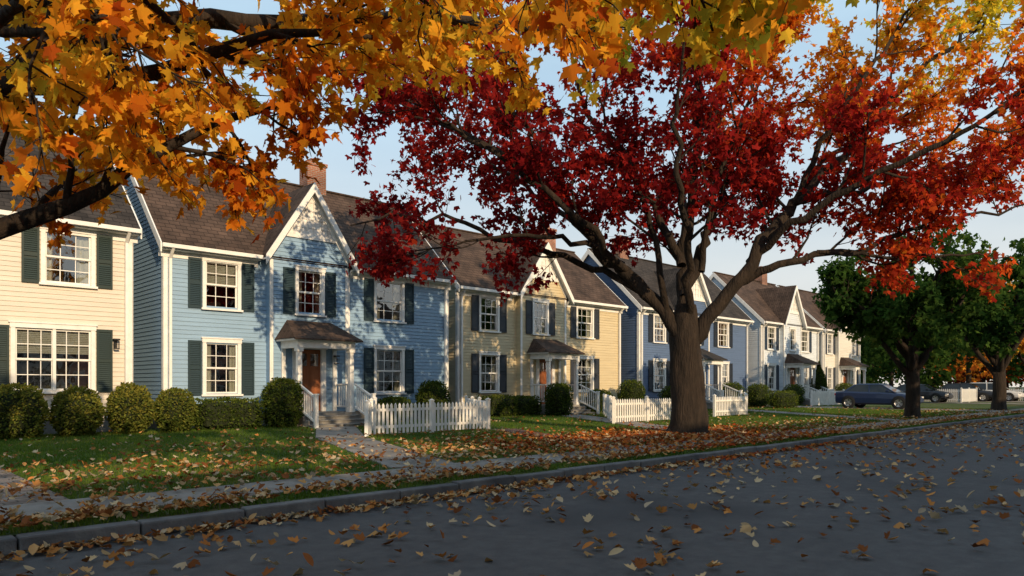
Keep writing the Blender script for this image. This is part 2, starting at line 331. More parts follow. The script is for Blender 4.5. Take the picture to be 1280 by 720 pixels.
tree('golden_maple_tree', [tuple(W3(GB, -5.47, 6.1, .05)) + (.42,), tuple(W3(GB, -5.47, 6.1, .5)) + (.30,), tuple(W3(GB, -5.45, 6.1, 2)) + (.26,), tuple(W3(GB, -5.4, 6.1, 3.2)) + (.25,), tuple(W3(GB, -5.35, 6.2, 5)) + (.14,), tuple(W3(GB, -5.3, 6.3, 6.4)) + (.05,)],
     [(lim(GB, L), a, b) for L, a, b in [
         ([(-5.42, 6.1, 2.1), (-4.4, 6.0, 2.72), (-3.75, 6.1, 3.02), (-3.25, 6.2, 3.38), (-2.6, 6.3, 3.8), (-1.9, 6.5, 4.1)], .10, .02),
         ([(-5.42, 6.1, 2.9), (-4.7, 6, 3.75), (-4.2, 6, 3.98), (-3.3, 6, 4.05), (-2.2, 6, 4.4), (-1.2, 6.2, 4.5)], .13, .02),
         ([(-5.4, 6, 3.1), (-4.5, 5.8, 4.25), (-3.4, 5.6, 4.7), (-1.5, 5.3, 4.75), (.3, 5.1, 4.65), (1.9, 5.0, 4.45)], .15, .02),
         ([(-5.4, 6.2, 3.3), (-4, 6.8, 4.8), (-2.4, 7.3, 5.2), (-.8, 7.6, 5.4), (1.0, 7.8, 5.3)], .14, .02),
         ([(-3.4, 5.6, 4.7), (-2.2, 4.9, 4.7), (-.8, 4.5, 4.5), (.6, 4.5, 4.35), (1.5, 4.5, 4.1)], .07, .015),
         ([(-5.35, 6.2, 4.4), (-4, 6.2, 5.3), (-2, 6.2, 5.7), (0, 6.2, 5.7), (2.4, 6.2, 5.5)], .12, .02),
         ([(-4.6, 6, 3.85), (-3.9, 5.3, 4.1), (-3.2, 4.9, 4.15), (-2.5, 4.8, 3.9)], .06, .015),
         ([(-5.3, 6.2, 4.6), (-6, 7, 5.4), (-7, 8, 5.9)], .1, .02), ([(-5.3, 6.2, 4.6), (-5.2, 7.8, 5.4), (-5, 9.4, 5.8)], .1, .02)]],
     gold_inside, gold_col, 5, l1sp=.38, l1len=(.6, 1.3), l2n=5, l2len=(.35, .75), l3n=3, l3len=(.2, .4), per=6, leaf=.12, up1=-.04, up2=-.07, up3=-.1,
     tmpl=MAPLE, start=.2, spread=.045, rtw=.004, wig=.03)

# ---- generic street trees
def street_tree(name, x, y, h, rad, z0, palette, seed, per=12, leaf=.2, l1sp=.8, tr=.2, bias=0.0, twigs=False):
    r = np.random.default_rng(seed + 100); o = np.array([x, y, 0.]); cz = (h + z0) / 2; hz = (h - z0) / 2
    def ins(p):
        d = p - o; return (d[0] ** 2 + d[1] ** 2) / rad ** 2 + ((p[2] - cz) / hz) ** 2 < 1 + .12 * math.sin(p[0] * 2.3 + p[2] * 1.9) + .1 * math.sin(p[1] * 3.1)
    L = []
    fz = max(1.6, z0 * .8)
    for k in range(11):
        a = k * 2.4 + r.uniform(-.3, .3); e = [.15, .45, .8, 1.15][k % 4] ; R = rad * .92 * math.cos(e * .8)
        s = np.array([0, 0, fz + .12 * k]); f = np.array([math.cos(a) * R, math.sin(a) * R, cz + hz * (-.55 + 1.35 * math.sin(e * 1.1))])
        mid = s * .5 + f * .5 + np.array([0, 0, hz * .12])
        L.append(([o + s, o + mid, o + f], tr * .5, .02))
    def colr(P, r):
        nz = np.sin(P[:, 0] * 1.6 + seed) * np.sin(P[:, 1] * 1.4) + .5 * np.sin(P[:, 2] * 2.3)
        return pal(palette, .45 + bias + .18 * nz + r.normal(0, .12, len(P))) * r.uniform(.7, 1.25, (len(P), 1))
    return tree(name, [(x, y, .05, tr * 1.5), (x, y, .4, tr * 1.1), (x + .04, y, fz * .8, tr), (x, y + .03, cz, tr * .6), (x, y, h * .85, .04)], L, ins, colr, seed,
                l1sp=l1sp, l1len=(rad * .3, rad * .6), l2n=5, l2len=(.6, 1.3), l3n=4, l3len=(.3, .6), per=per, leaf=leaf, spread=.14, twigs=twigs)
GREEN = [(.018, .040, .012), (.028, .062, .015), (.045, .090, .02), (.075, .12, .025), (.14, .15, .03)]
ORANGE = [(.25, .05, .015), (.42, .13, .02), (.55, .24, .03), (.6, .36, .05), (.35, .3, .05)]
REDP = [(.15, .01, .012), (.26, .02, .012), (.38, .06, .015), (.5, .14, .02), (.55, .26, .03)]
street_tree('green_linden_tree', 33.0, 10.1, 8.1, 3.7, 1.9, GREEN, 21, per=13, leaf=.22, l1sp=.5, tr=.27)
street_tree('green_linden_tree', 46.5, 9.9, 9.6, 4.6, 2.2, GREEN, 22, per=9, leaf=.3, l1sp=.7, tr=.32)
street_tree('golden_linden_tree', 61, 10.6, 9.0, 4.4, 2.4, ORANGE, 23, per=7, leaf=.34, tr=.3, bias=.1)
street_tree('green_linden_tree', 76, 10.6, 11.5, 5.4, 2.4, GREEN, 24, per=6, leaf=.42, tr=.3)
# unseen trees across the street, sized so their shadows dapple lawns and house fronts
street_tree('golden_linden_tree', 7.5, -6.0, 14.2, 3.6, 5.5, ORANGE, 31, per=3, leaf=.26, l1sp=1.2, tr=.32)
street_tree('golden_linden_tree', -4.5, -6.0, 14.8, 3.6, 5.5, ORANGE, 32, per=3, leaf=.26, l1sp=1.2, tr=.32)
street_tree('red_linden_tree', 28, -6.0, 12.5, 3.6, 4.6, REDP, 33, per=3, leaf=.26, l1sp=1.2, tr=.30)

# ---- distant mass of trees
def distant_trees():
    r = np.random.default_rng(3); LP = []; LC = []; tb = Tubes(); e = empty('distant_trees')
    spots = [(r.uniform(84, 135), r.uniform(9, 62), r.uniform(10, 16)) for _ in range(46)] + [(r.uniform(30, 78), r.uniform(44, 55), r.uniform(6.5, 9)) for _ in range(12)] \
        + [(66, 33, 9), (71, 27, 10), (76, 31, 11), (73, 21, 8), (80, 17, 11), (58, 36, 9), (64, 40, 10)] + [(x, r.uniform(44, 50), r.uniform(6, 8)) for x in range(-30, 30, 7)]
    for x, y, h in spots:
        rad = h * .36; tb.add(np.array([(x, y, 0), (x, y, h * .3), (x + .2, y, h * .8)]), np.array([.3, .22, .05]), 6)
        kind = r.choice(3, p=[.66, .24, .10]); P0 = [GREEN, ORANGE, REDP][kind]; off = r.uniform(-.2, .12)
        for c in range(34):
            d = nrm(r.normal(0, 1, 3)) * r.uniform(.5, 1) ** .6; cpos = np.array([x + d[0] * rad, y + d[1] * rad, h * .56 + d[2] * h * .42])
            n = 34; q = cpos + r.normal(0, rad * .15, (n, 3)); LP.append(q)
            tt = .42 + off + .1 * d[2] + r.normal(0, .13, n); LC.append(pal(P0, tt) * r.uniform(.6, 1.15, (n, 1)))
    tb.obj('trunks', e); P = np.vstack(LP); n = len(P)
    leaf_mesh('foliage', P, r.normal(0, 1, (n, 3)), r.normal(0, 1, (n, 3)) + np.array([0, 0, .3]), r.uniform(.34, .6, n), np.vstack(LC), MAPLE_LO, M['leaf'], e)
distant_trees()

# ------------------------------------------------------------------ ground, road, pavement
def sheet(name, x0, x1, y0, y1, z, mat, n=1):
    b = MB(); b.poly([(x0, y0, z), (x1, y0, z), (x1, y1, z), (x0, y1, z)]); return b.obj(name, [mat])
sheet('ground', -700, 900, -700, 800, -.012, M['ground'])
sheet('road', -80, 300, -2.0, 7.72, 0, M['asphalt'])
sheet('lawn', -80, 75, 7.86, 42, GZ, M['lawn'])
sheet('lawn', 75, 300, 7.86, 42, GZ, M['lawn'])
sheet('lawn', -80, 300, -26, -2.14, GZ, M['lawn'])
def kerb(name, y0, y1):
    b = MB(); x = -20
    r = random.Random(4)
    while x < 110:
        L = r.uniform(.95, 1.15); dy = r.uniform(-.012, .012); h = GZ + .012 + r.uniform(-.012, .008)
        b.box(x + .008, x + L - .008, y0 + dy, y1 + dy, -.01, h); x += L
    return b.obj(name, [M['kerb']], bevel=.02)
kerb('kerb', 7.68, 7.87); kerb('kerb', -2.19, -2.0)
def pavement():
    b = MB(); x = -20; r = random.Random(9)
    while x < 110:
        L = 1.5; h = GZ + .03 + r.uniform(-.008, .008); b.box(x + .008, x + L - .008, 8.5, 9.62, GZ - .05, h); x += L
    b.obj('pavement', [M['concrete']], bevel=.01)
pavement()
def path(name, pts, w, mat, slabs=None):
    b = MB()
    for (x0, y0), (x1, y1) in zip(pts[:-1], pts[1:]):
        d = Vector((x1 - x0, y1 - y0)); L = d.length; d.normalize(); s = Vector((-d.y, d.x)) * w / 2
        n = max(1, round(L / 1.2)) if slabs else 1; g = .01 if slabs else 0
        for i in range(n):
            a = L * i / n + g; c = L * (i + 1) / n - g
            p = [(x0 + d.x * a - s.x, y0 + d.y * a - s.y), (x0 + d.x * c - s.x, y0 + d.y * c - s.y), (x0 + d.x * c + s.x, y0 + d.y * c + s.y), (x0 + d.x * a + s.x, y0 + d.y * a + s.y)]
            z = GZ + .022
            b.hexa([(q[0], q[1], GZ - .03) for q in p] + [(q[0], q[1], z) for q in p])
    b.obj(name, [mat], bevel=.006)
path('brick_path', [(1.45, 9.66), (1.45, 22)], 1.35, M['paver'])
path('garden_path', [(7.3, 9.66), (9.7, 16.4)], 1.2, M['concrete'], 1)
path('garden_path', [(9.75, 16.55), (12.2, 21.0)], 1.25, M['concrete'], 1)
path('brick_path', [(12.4, 9.66), (15.2, 16.2)], .8, M['redpaver'])
path('garden_path', [(17.2, 9.66), (24.8, 22.0)], 1.2, M['concrete'], 1)
path('garden_path', [(30, 9.66), (37.9, 21.3)], 1.2, M['concrete'], 1)
path('driveway', [(45.1, 9.66), (45.1, 23)], 3.0, M['concrete'], 1)
path('driveway', [(63.8, 9.66), (63.8, 30)], 2.6, M['concrete'], 1)
path('driveway', [(72, 9.66), (72, 30)], 5, M['concrete'], 1)
PATHS = [((1.45, 9.6), (1.45, 22), .7), ((7.3, 9.6), (9.7, 16.4), .65), ((9.75, 16.5), (12.2, 21), .67), ((12.4, 9.6), (15.2, 16.2), .42), ((17.2, 9.6), (24.8, 22), .62), ((30, 9.6), (37.9, 21.3), .62), ((45.1, 9.6), (45.1, 23), 1.55)]
def on_path(P):
    m = (P[:, 1] > 8.48) & (P[:, 1] < 9.64)
    for (a, b, w) in PATHS:
        a = np.array(a); b = np.array(b); d = b - a; t = np.clip(((P[:, :2] - a) @ d) / (d @ d), 0, 1); q = a + t[:, None] * d
        m |= np.linalg.norm(P[:, :2] - q, axis=1) < w
    return m

# ------------------------------------------------------------------ grass + fallen leaves
def patch(P, s=1.0):
    x, y = P[:, 0] * s, P[:, 1] * s
    return .5 + .25 * np.sin(x * 1.1 + 2 * np.sin(y * .7)) * np.sin(y * 1.6 + 1.3) + .25 * np.sin(x * 2.9 + y * 1.7) * np.sin(y * 3.3 - x)
def grass():
    r = np.random.default_rng(5); n = 230000
    x = r.uniform(0, 1, n) ** 1.5 * 50 - 1.5; y = 7.9 + r.uniform(0, 1, n) ** 1.15 * 15.3; P = np.stack([x, y, np.full(n, GZ)], 1)
    P = P[~on_path(P)]; n = len(P); a = r.uniform(0, 2 * math.pi, n); h = r.uniform(.03, .08, n); w = r.uniform(.007, .012, n)
    s = np.stack([np.cos(a), np.sin(a), np.zeros(n)], 1) * w[:, None]; tip = P + np.stack([r.normal(0, .02, n), r.normal(0, .02, n), h], 1)
    V = np.stack([P - s, P + s, tip], 1).reshape(-1, 3); me = bpy.data.meshes.new('grass')
    me.vertices.add(3 * n); me.vertices.foreach_set('co', V.astype(np.float32).ravel()); me.loops.add(3 * n); me.loops.foreach_set('vertex_index', np.arange(3 * n, dtype=np.int32))
    me.polygons.add(n); me.polygons.foreach_set('loop_start', np.arange(n, dtype=np.int32) * 3); me.update(calc_edges=True)
    t = patch(P, .8) * .6 + r.normal(.15, .15, n)
    c = pal([(.045, .090, .014), (.070, .13, .02), (.115, .165, .028), (.20, .19, .055)], t); C = np.ones((n, 3, 4), np.float32); C[:, :, :3] = c[:, None]
    at = me.attributes.new('lc', 'FLOAT_COLOR', 'POINT'); at.data.foreach_set('color', C.ravel()); me.materials.append(M['grass'])
    o = bpy.data.objects.new('grass', me); COL.objects.link(o)
grass()
def fallen():
    r = np.random.default_rng(8); Q = []; S = []
    def area(n, x0, x1, y0, y1, z, th=0, s=1, px=1, sz=(.055, .115)):
        P = np.stack([x0 + (x1 - x0) * r.uniform(0, 1, n) ** px, r.uniform(y0, y1, n), np.full(n, z)], 1)
        if th: P = P[patch(P, s) + r.normal(0, .15, len(P)) > th]
        Q.append(P); S.append(r.uniform(*sz, len(P)))
    area(5000, -2, 70, .2, 7.6, .014, .40, .9, 1.5, (.06, .135))
    area(1500, -2, 70, 5.8, 7.6, .014, .45, 1.2, 1.3, (.06, .12))
    n = 2600; P = np.stack([-2 + 45 * r.uniform(0, 1, n) ** 1.3, 7.66 - np.abs(r.normal(0, .16, n)), np.full(n, .014)], 1); Q.append(P); S.append(r.uniform(.055, .115, n))
    area(5200, -2, 45, 7.9, 8.5, GZ + .05, .38, 1.3, 1.5)
    area(1700, -2, 45, 8.5, 9.6, GZ + .045, .42, 1.5, 1.3)
    area(3400, -2, 45, 9.6, 12, GZ + .06, .42, .8, 1.4)
    area(2600, -2, 14, 9.6, 16.5, GZ + .06, .46, .8, 1)
    area(2000, -2, 45, 12, 22.5, GZ + .06, .46, .8)
    n = 6000; a = r.uniform(0, 2 * math.pi, n); d = np.abs(r.normal(0, 2.9, n)); P = np.stack([15.6 + 1.35 * np.cos(a) * d, 10.7 + np.sin(a) * d * .55, np.full(n, GZ + .06)], 1)
    P = P[(P[:, 1] > 7.9) & (P[:, 1] < 22)]; Q.append(P); S.append(r.uniform(.06, .125, len(P)))
    P = np.vstack(Q); S = np.concatenate(S); n = len(P); P[:, 2] += r.uniform(0, .015, n)
    T = np.stack([r.normal(0, 1, n), r.normal(0, 1, n), r.normal(0, .15, n)], 1); up = r.uniform(0, 1, n) > .3
    Nn = np.stack([r.normal(0, .3, n), r.normal(0, .3, n), np.where(up, 1., -1.)], 1); P[:, 2] += np.where(up, 0, .03 * S / .1)
    c = pal([(.15, .055, .025), (.28, .10, .035), (.44, .18, .05), (.52, .29, .11), (.55, .42, .25), (.38, .30, .21)], r.uniform(0, 1, n)) * r.uniform(.6, 1.2, (n, 1))
    red = (np.hypot(P[:, 0] - 16, (P[:, 1] - 10.9) * 1.4) < 6) & (r.uniform(0, 1, n) < .45); c[red] = pal([(.22, .03, .015), (.36, .08, .02), (.42, .16, .03)], r.uniform(0, 1, red.sum()))
    k = r.uniform(0, 1, n) < .62
    for mk, tp in ((k, MAPLE_DRY), (~k, OVAL_DRY)): leaf_mesh('fallen_leaves', P[mk], T[mk], Nn[mk], S[mk], c[mk], tp, M['dryleaf'])
fallen()

# ------------------------------------------------------------------ houses
def lap(mb, O, U, Nv, z0, z1, ext, opens=(), row=.135, mi=0):
    O = Vector(O); U = Vector(U); Nv = Vector(Nv); z = z0
    while z < z1 - .01:
        za, zb = z, min(z + row, z1); a0, a1 = ext(za); b0, b1 = ext(zb)
        if a1 - a0 < .03: break
        if b1 < b0: b0 = b1 = (b0 + b1) / 2
        zm = (za + zb) / 2; cuts = sorted([(o[0], o[1]) for o in opens if o[2] < zm < o[3]])
        segs = []; cur = (a0, b0)
        for c0, c1 in cuts:
            segs.append((cur[0], cur[1], c0, c0)); cur = (c1, c1)
        segs.append((cur[0], cur[1], a1, b1))
        for (s0, t0, s1, t1) in segs:
            if s1 - s0 < .005: continue
            p = lambda u, o, zz: O + U * u + Nv * o + Vector((0, 0, zz))
            mb.poly([p(s0, .022, za), p(s1, .022, za), p(t1, .002, zb), p(t0, .002, zb)], mi)
            mb.poly([p(s0, 0, za), p(s1, 0, za), p(s1, .022, za), p(s0, .022, za)], mi)
        z = zb
def siding(name, c):
    return noise_mat(name, tuple(x * .86 for x in c), tuple(min(x * 1.06, .85) for x in c), 1.2, .5, .15, 30, stretch=(.5, .5, 6), spec=.4)
def roofmat(name, c):
    return brick_mat(name, c, tuple(x * .7 for x in c), tuple(x * .35 for x in c), .33, .15, .012, 'XY', .9, 1, .5)
def house(name, X, Y, W, wallc, roofc, shutc, wins, bay=None, door=None, E=5.65, ridge=9.35, D=7.0, rot=0, chim=None, doorc=None, seed=1, white_gable=True, rail=True, lantern=None, dn=True):
    r = random.Random(seed); e = empty(name, (X, Y, GZ), rot)
    wm = siding(name + '_siding', wallc); rm = roofmat(name + '_shingles', roofc); sm = noise_mat(name + '_shutter_paint', tuple(x * .9 for x in shutc), shutc, 5, .5)
    Wl, T, G, C, S, Rf = MB(), MB(), MB(), MB(), MB(), MB(); Fd = MB(); Dr = MB(); Mt = MB()
    ov = .3; so_ = .16; m = (ridge - E) / (D / 2 + ov); top = E + ov * m; FZ = .42
    bx0 = bx1 = 0; p = 0
    opens_main = []; opens_bay = []
    for (cx, w, z0, z1, sh) in wins:
        inb = bay and bay[0] < cx < bay[1]; (opens_bay if inb else opens_main).append((cx - w / 2, cx + w / 2, z0, z1))
    if bay:
        bx0, bx1, zp = bay[:3]; p = .28; opens_main.append((bx0, bx1, -1, 99))
    if door is not None: (opens_bay if bay and bx0 < door < bx1 else opens_main).append((door - .52, door + .52, -1, 2.72))
    lap(Wl, (0, 0, 0), (1, 0, 0), (0, -1, 0), FZ, E + .12, lambda z: (0, W), opens_main)
    def gx(z):
        if z < top: return (0, D)
        u = (z - E) / m - ov; return (u, D - u)
    lap(Wl, (0, 0, 0), (0, 1, 0), (-1, 0, 0), FZ, ridge, gx)
    lap(Wl, (W, 0, 0), (0, 1, 0), (1, 0, 0), FZ, ridge, gx)
    Wl.poly([(0, D, 0), (W, D, 0), (W, D, top), (0, D, top)])
    Fd.box(.01, W - .01, .01, D - .01, -.1, FZ)
    # interior: floor between storeys and a dark back wall
    I = MB(); I.poly([(.1, .1, 3.2), (W - .1, .1, 3.2), (W - .1, D - .1, 3.2), (.1, D - .1, 3.2)]); I.poly([(.1, 2.6, FZ), (W - .1, 2.6, FZ), (W - .1, 2.6, top), (.1, 2.6, top)])
    I.poly([(.1, .1, E + .2), (W - .1, .1, E + .2), (W - .1, D - .1, E + .2), (.1, D - .1, E + .2)])
    I.obj('interior', [M['interior']], e)
    # roof
    h = .10
    Rf.slab([(-so_, -ov, E + h), (W + so_, -ov, E + h), (W + so_, D / 2, ridge + h), (-so_, D / 2, ridge + h)], .1)
    Rf.slab([(-so_, D / 2, ridge + h), (W + so_, D / 2, ridge + h), (W + so_, D + ov, E + h), (-so_, D + ov, E + h)], .1)
    Rf.box(-so_, W + so_, D / 2 - .1, D / 2 + .1, ridge + h - .03, ridge + h + .03)
    for xs in (-so_ - .04, W + so_):
        T.slab([(xs, -ov - .03, E + h - .01), (xs + .04, -ov - .03, E + h - .01), (xs + .04, D / 2, ridge + h - .01), (xs, D / 2, ridge + h - .01)], .3)
        T.slab([(xs, D / 2, ridge + h - .01), (xs + .04, D / 2, ridge + h - .01), (xs + .04, D + ov, E + h - .01), (xs, D + ov, E + h - .01)], .3)
        xw = -.03 if xs < 0 else W + .022   # frieze board under the rake
        T.slab([(xw, 0, top - .06), (xw + .03, 0, top - .06), (xw + .03, D / 2, ridge - .06), (xw, D / 2, ridge - .06)], .2)
    def eave(a, b):
        if b - a < .1: return
        T.box(a, b, -ov - .14, -ov - .005, E - .06, E + .06)            # gutter
        T.box(a, b, -ov, -.005, E - .1, E - .065)                      # soffit
        T.box(a, b, -.045, -.024, E - .3, E - .102)                     # frieze
    if bay: eave(-so_, bx0 - .3); eave(bx1 + .3, W + so_)
    else: eave(-so_, W + so_)
    # corner boards, water table
    for a, b in ((-.035, .1), (W - .1, W + .035)): T.box(a, b, -.04, -.023, FZ - .02, E - .301)
    for xs in ((-.042, -.024), (W + .024, W + .042)): T.box(xs[0], xs[1], -.04, .1, FZ - .02, E - .1)
    if bay:
        yb = -p; xc = (bx0 + bx1) / 2; hw = (bx1 - bx0) / 2; ho = hw + .25; mg = (zp - E) / ho
        ext = lambda z: (xc - min(hw, max(0, (zp - z) / mg)), xc + min(hw, max(0, (zp - z) / mg)))
        zs = E + .95 if white_gable else 99
        lap(Wl, (0, yb, 0), (1, 0, 0), (0, -1, 0), FZ, min(zs, zp), ext, opens_bay)
        if white_gable:
            lap(T, (0, yb, 0), (1, 0, 0), (0, -1, 0), zs, zp, ext, [], .3)
            a, b = ext(zs); T.box(a + .05, b - .05, yb - .06, yb - .024, zs - .1, zs + .06)
            k = 9
            for i in range(1, k):
                xx = a + (b - a) * i / k; zt = zp - abs(xx - xc) * mg - .1
                if zt > zs + .15: T.box(xx - .015, xx + .015, yb - .045, yb - .024, zs + .06, zt)
        for xs in (bx0, bx1): Wl.poly([(xs, yb, FZ), (xs, 0, FZ), (xs, 0, E + .1), (xs, yb, E + .1)])
        for a, b in ((bx0 - .012, bx0 + .11), (bx1 - .11, bx1 + .012)): T.box(a, b, yb - .042, yb - .023, FZ - .02, E)
        Fd.box(bx0, bx1, yb + .01, .005, -.1, FZ)
        ym = (zp - E) / m - ov + .12
        for sg in (-1, 1):
            q = [(xc + sg * ho, yb - .3, E + h + .02), (xc, yb - .3, zp + h + .02), (xc, ym, zp + h + .02), (xc + sg * ho, -ov + .02, E + h + .02)]
            if sg > 0: q = [q[1], q[0], q[3], q[2]]
            Rf.slab(q, .1)
            q = [(xc + sg * (ho + .02), yb - .34, E + h - .02), (xc, yb - .34, zp + h + .01), (xc, yb - .302, zp + h + .01), (xc + sg * (ho + .02), yb - .302, E + h - .02)]
            T.slab(q, .34)
            T.slab([(xc + sg * ho, yb - .30, E + h - .13), (xc, yb - .30, zp + h - .10), (xc, yb, zp + h - .10), (xc + sg * ho, yb, E + h - .13)], .03)
            T.slab([(xc + sg * hw, yb - .05, E + .28), (xc, yb - .05, zp - .06), (xc, yb - .024, zp - .06), (xc + sg * hw, yb - .024, E + .28)], .22)
    # downspouts
    for xx in ([.16, W - .16] + ([bx1 + .14] if bay else [])) if dn else []:
        T.box(xx - .04, xx + .04, -.14, -.05, .1, E - .35)
        T.hexa([(xx - .04, -.14, E - .35), (xx + .04, -.14, E - .35), (xx + .04, -.05, E - .35), (xx - .04, -.05, E - .35), (xx - .04, -.42, E - .05), (xx + .04, -.42, E - .05), (xx + .04, -.34, E - .05), (xx - .04, -.34, E - .05)])
    # windows
    for (cx, w, z0, z1, sh) in wins:
        inb = bay and bx0 < cx < bx1; y = -p if inb else 0; x0, x1 = cx - w / 2, cx + w / 2; c = .1
        T.box(x0 - c, x0 + .01, y - .06, y + .05, z0 - .02, z1 + .0); T.box(x1 - .01, x1 + c, y - .06, y + .05, z0 - .02, z1 + .0)
        T.box(x0 - c - .02, x1 + c + .02, y - .075, y + .05, z1 + .001, z1 + .13); T.box(x0 - c - .05, x1 + c + .05, y - .10, y + .001, z1 + .131, z1 + .17)
        T.box(x0 - c - .05, x1 + c + .05, y - .12, y + .05, z0 - .085, z0 - .021)
        units = 1 if w < 1.5 else 2; uw = w / units; zm = (z0 + z1) / 2
        for k in range(units):
            a, b = x0 + k * uw, x0 + (k + 1) * uw
            if k: T.box(a - .04, a + .04, y - .05, y + .045, z0, z1)
            for (za, zb, yo) in ((z0, zm + .02, .045), (zm - .02, z1, .01)):
                for q in ((a, a + .055, za, zb), (b - .055, b, za, zb), (a + .0551, b - .0551, za, za + .055), (a + .0551, b - .0551, zb - .055, zb)):
                    T.box(q[0], q[1], y + yo, y + yo + .033, q[2], q[3])
                nc = 3
                for i in range(1, nc): xx = a + (b - a) * i / nc; T.box(xx - .011, xx + .011, y + yo + .004, y + yo + .026, za + .056, zb - .056)
                zz = (za + zb) / 2; T.box(a + .056, b - .056, y + yo + .006, y + yo + .024, zz - .011, zz + .011)
                tl = r.uniform(-.004, .004)   # old sashes sit slightly out of true
                G.poly([(a + .03, y + yo + .015 + tl, za + .02), (b - .03, y + yo + .015 - tl, za + .02), (b - .03, y + yo + .015 - tl, zb - .02), (a + .03, y + yo + .015 + tl, zb - .02)])
        # curtains / blinds
        st = r.random(); yc = y + .16
        if st < .6:
            for sg in (0, 1):
                cw = w * r.uniform(.2, .32); n = 10
                for i in range(n):
                    u0, u1 = i / n, (i + 1) / n
                    xa = (x0 - .02 + cw * u0) if sg == 0 else (x1 + .02 - cw * u0); xb = (x0 - .02 + cw * u1) if sg == 0 else (x1 + .02 - cw * u1)
                    C.poly([(xa, yc + .03 * math.sin(i * 1.9), z0 - .1), (xb, yc + .03 * math.sin((i + 1) * 1.9), z0 - .1), (xb, yc + .03 * math.sin((i + 1) * 1.9), z1 + .1), (xa, yc + .03 * math.sin(i * 1.9), z1 + .1)])
        if st > .35:
            zb = z1 - (z1 - z0) * r.uniform(.2, .55); zz = z1
            while zz > zb: C.poly([(x0 - .03, yc - .03, zz), (x1 + .03, yc - .03, zz), (x1 + .03, yc - .012, zz - .04), (x0 - .03, yc - .012, zz - .04)]); zz -= .05
        if sh:
            sw = .42
            for (a, b) in ((x0 - c - .03 - sw, x0 - c - .03), (x1 + c + .03, x1 + c + .03 + sw)):
                ys, yf = y - .024, y - .068
                for q in ((a, a + .055, z0 - .05, z1 + .05), (b - .055, b, z0 - .05, z1 + .05), (a + .056, b - .056, z0 - .05, z0 + .04), (a + .056, b - .056, z1 - .03, z1 + .05), (a + .056, b - .056, zm - .05, zm + .04)):
                    S.box(q[0], q[1], yf, ys, q[2], q[3])
                S.box(a + .056, b - .056, ys - .012, ys, z0 + .041, z1 - .031)
                zz = z0 + .06
                while zz < z1 - .07:
                    if abs(zz + .02 - zm) > .085: S.hexa([(a + .056, ys - .038, zz), (b - .056, ys - .038, zz), (b - .056, ys - .03, zz), (a + .056, ys - .03, zz), (a + .056, ys - .022, zz + .045), (b - .056, ys - .022, zz + .045), (b - .056, ys - .014, zz + .045), (a + .056, ys - .014, zz + .045)])
                    zz += .058
    # door + portico
    if door is not None:
        y = -p if (bay and bx0 < door < bx1) else 0; dz0, dz1 = FZ + .05, 2.62
        T.box(door - .64, door - .46, y - .06, y + .08, FZ, dz1 + .02); T.box(door + .46, door + .64, y - .06, y + .08, FZ, dz1 + .02); T.box(door - .7, door + .7, y - .075, y + .08, dz1 + .021, dz1 + .2)
        Dr.box(door - .459, door + .459, y + .03, y + .075, dz0, dz1)
        for sx in (-.22, .22):
            for (a, b) in ((dz0 + .12, dz0 + .75), (dz0 + .88, dz0 + 1.45)):
                Dr.box(door + sx - .16, door + sx + .16, y + .012, y + .029, a, b); Dr.box(door + sx - .12, door + sx + .12, y + .004, y + .0119, a + .05, b - .05)
            G.poly([(door + sx - .15, y + .022, dz0 + 1.58), (door + sx + .15, y + .022, dz0 + 1.58), (door + sx + .15, y + .022, dz1 - .14), (door + sx - .15, y + .022, dz1 - .14)])
        Mt.box(door - .41, door - .37, y - .03, y + .029, dz0 + .95, dz0 + 1.08)
        pw = 1.12; py = y - 1.3
        Fd.box(door - pw, door + pw, py, y - .03, -.1, FZ + .02)
        for i in range(3):
            z = FZ + .02 - (i + 1) * .125; Fd.box(door - pw + .05, door + pw - .05, py - .34 * (i + 1), py - .34 * i - .001, -.1, z); Fd.box(door - pw + .03, door + pw - .03, py - .34 * (i + 1) - .03, py - .34 * i - .0015, z + .001, z + .035)
        for sx in (-1, 1):
            cx = door + sx * (pw - .14)
            for yy in (py + .14,):
                T.box(cx - .075, cx + .075, yy - .075, yy + .075, FZ + .15, 2.5); T.box(cx - .11, cx + .11, yy - .11, yy + .11, FZ + .021, FZ + .149); T.box(cx - .11, cx + .11, yy - .11, yy + .11, 2.501, 2.62)
            T.box(cx - .07, cx + .07, y - .09, y - .024, FZ + .021, 2.62)
            T.box(cx - .09, cx + .09, py + .231, y - .024, 2.621, 2.86)
        T.box(door - pw + .03, door + pw - .03, py + .03, py + .23, 2.622, 2.86); T.box(door - pw - .12, door + pw + .12, py - .12, y - .03, 2.861, 2.92)
        a, b, zt, zl = pw + .17, pw - .28, 3.62, 2.925; yf = py - .17
        q = [(door - a, yf, zl), (door + a, yf, zl), (door + b, y - .02, zt), (door - b, y - .02, zt)]
        Rf.poly(q); Rf.poly([(door - a, yf, zl), (door - b, y - .02, zt), (door - a, y - .02, zl)]); Rf.poly([(door + a, yf, zl), (door + a, y - .02, zl), (door + b, y - .02, zt)])
        Rf.box(door - a, door + a, yf, yf + .03, zl - .05, zl - .001)
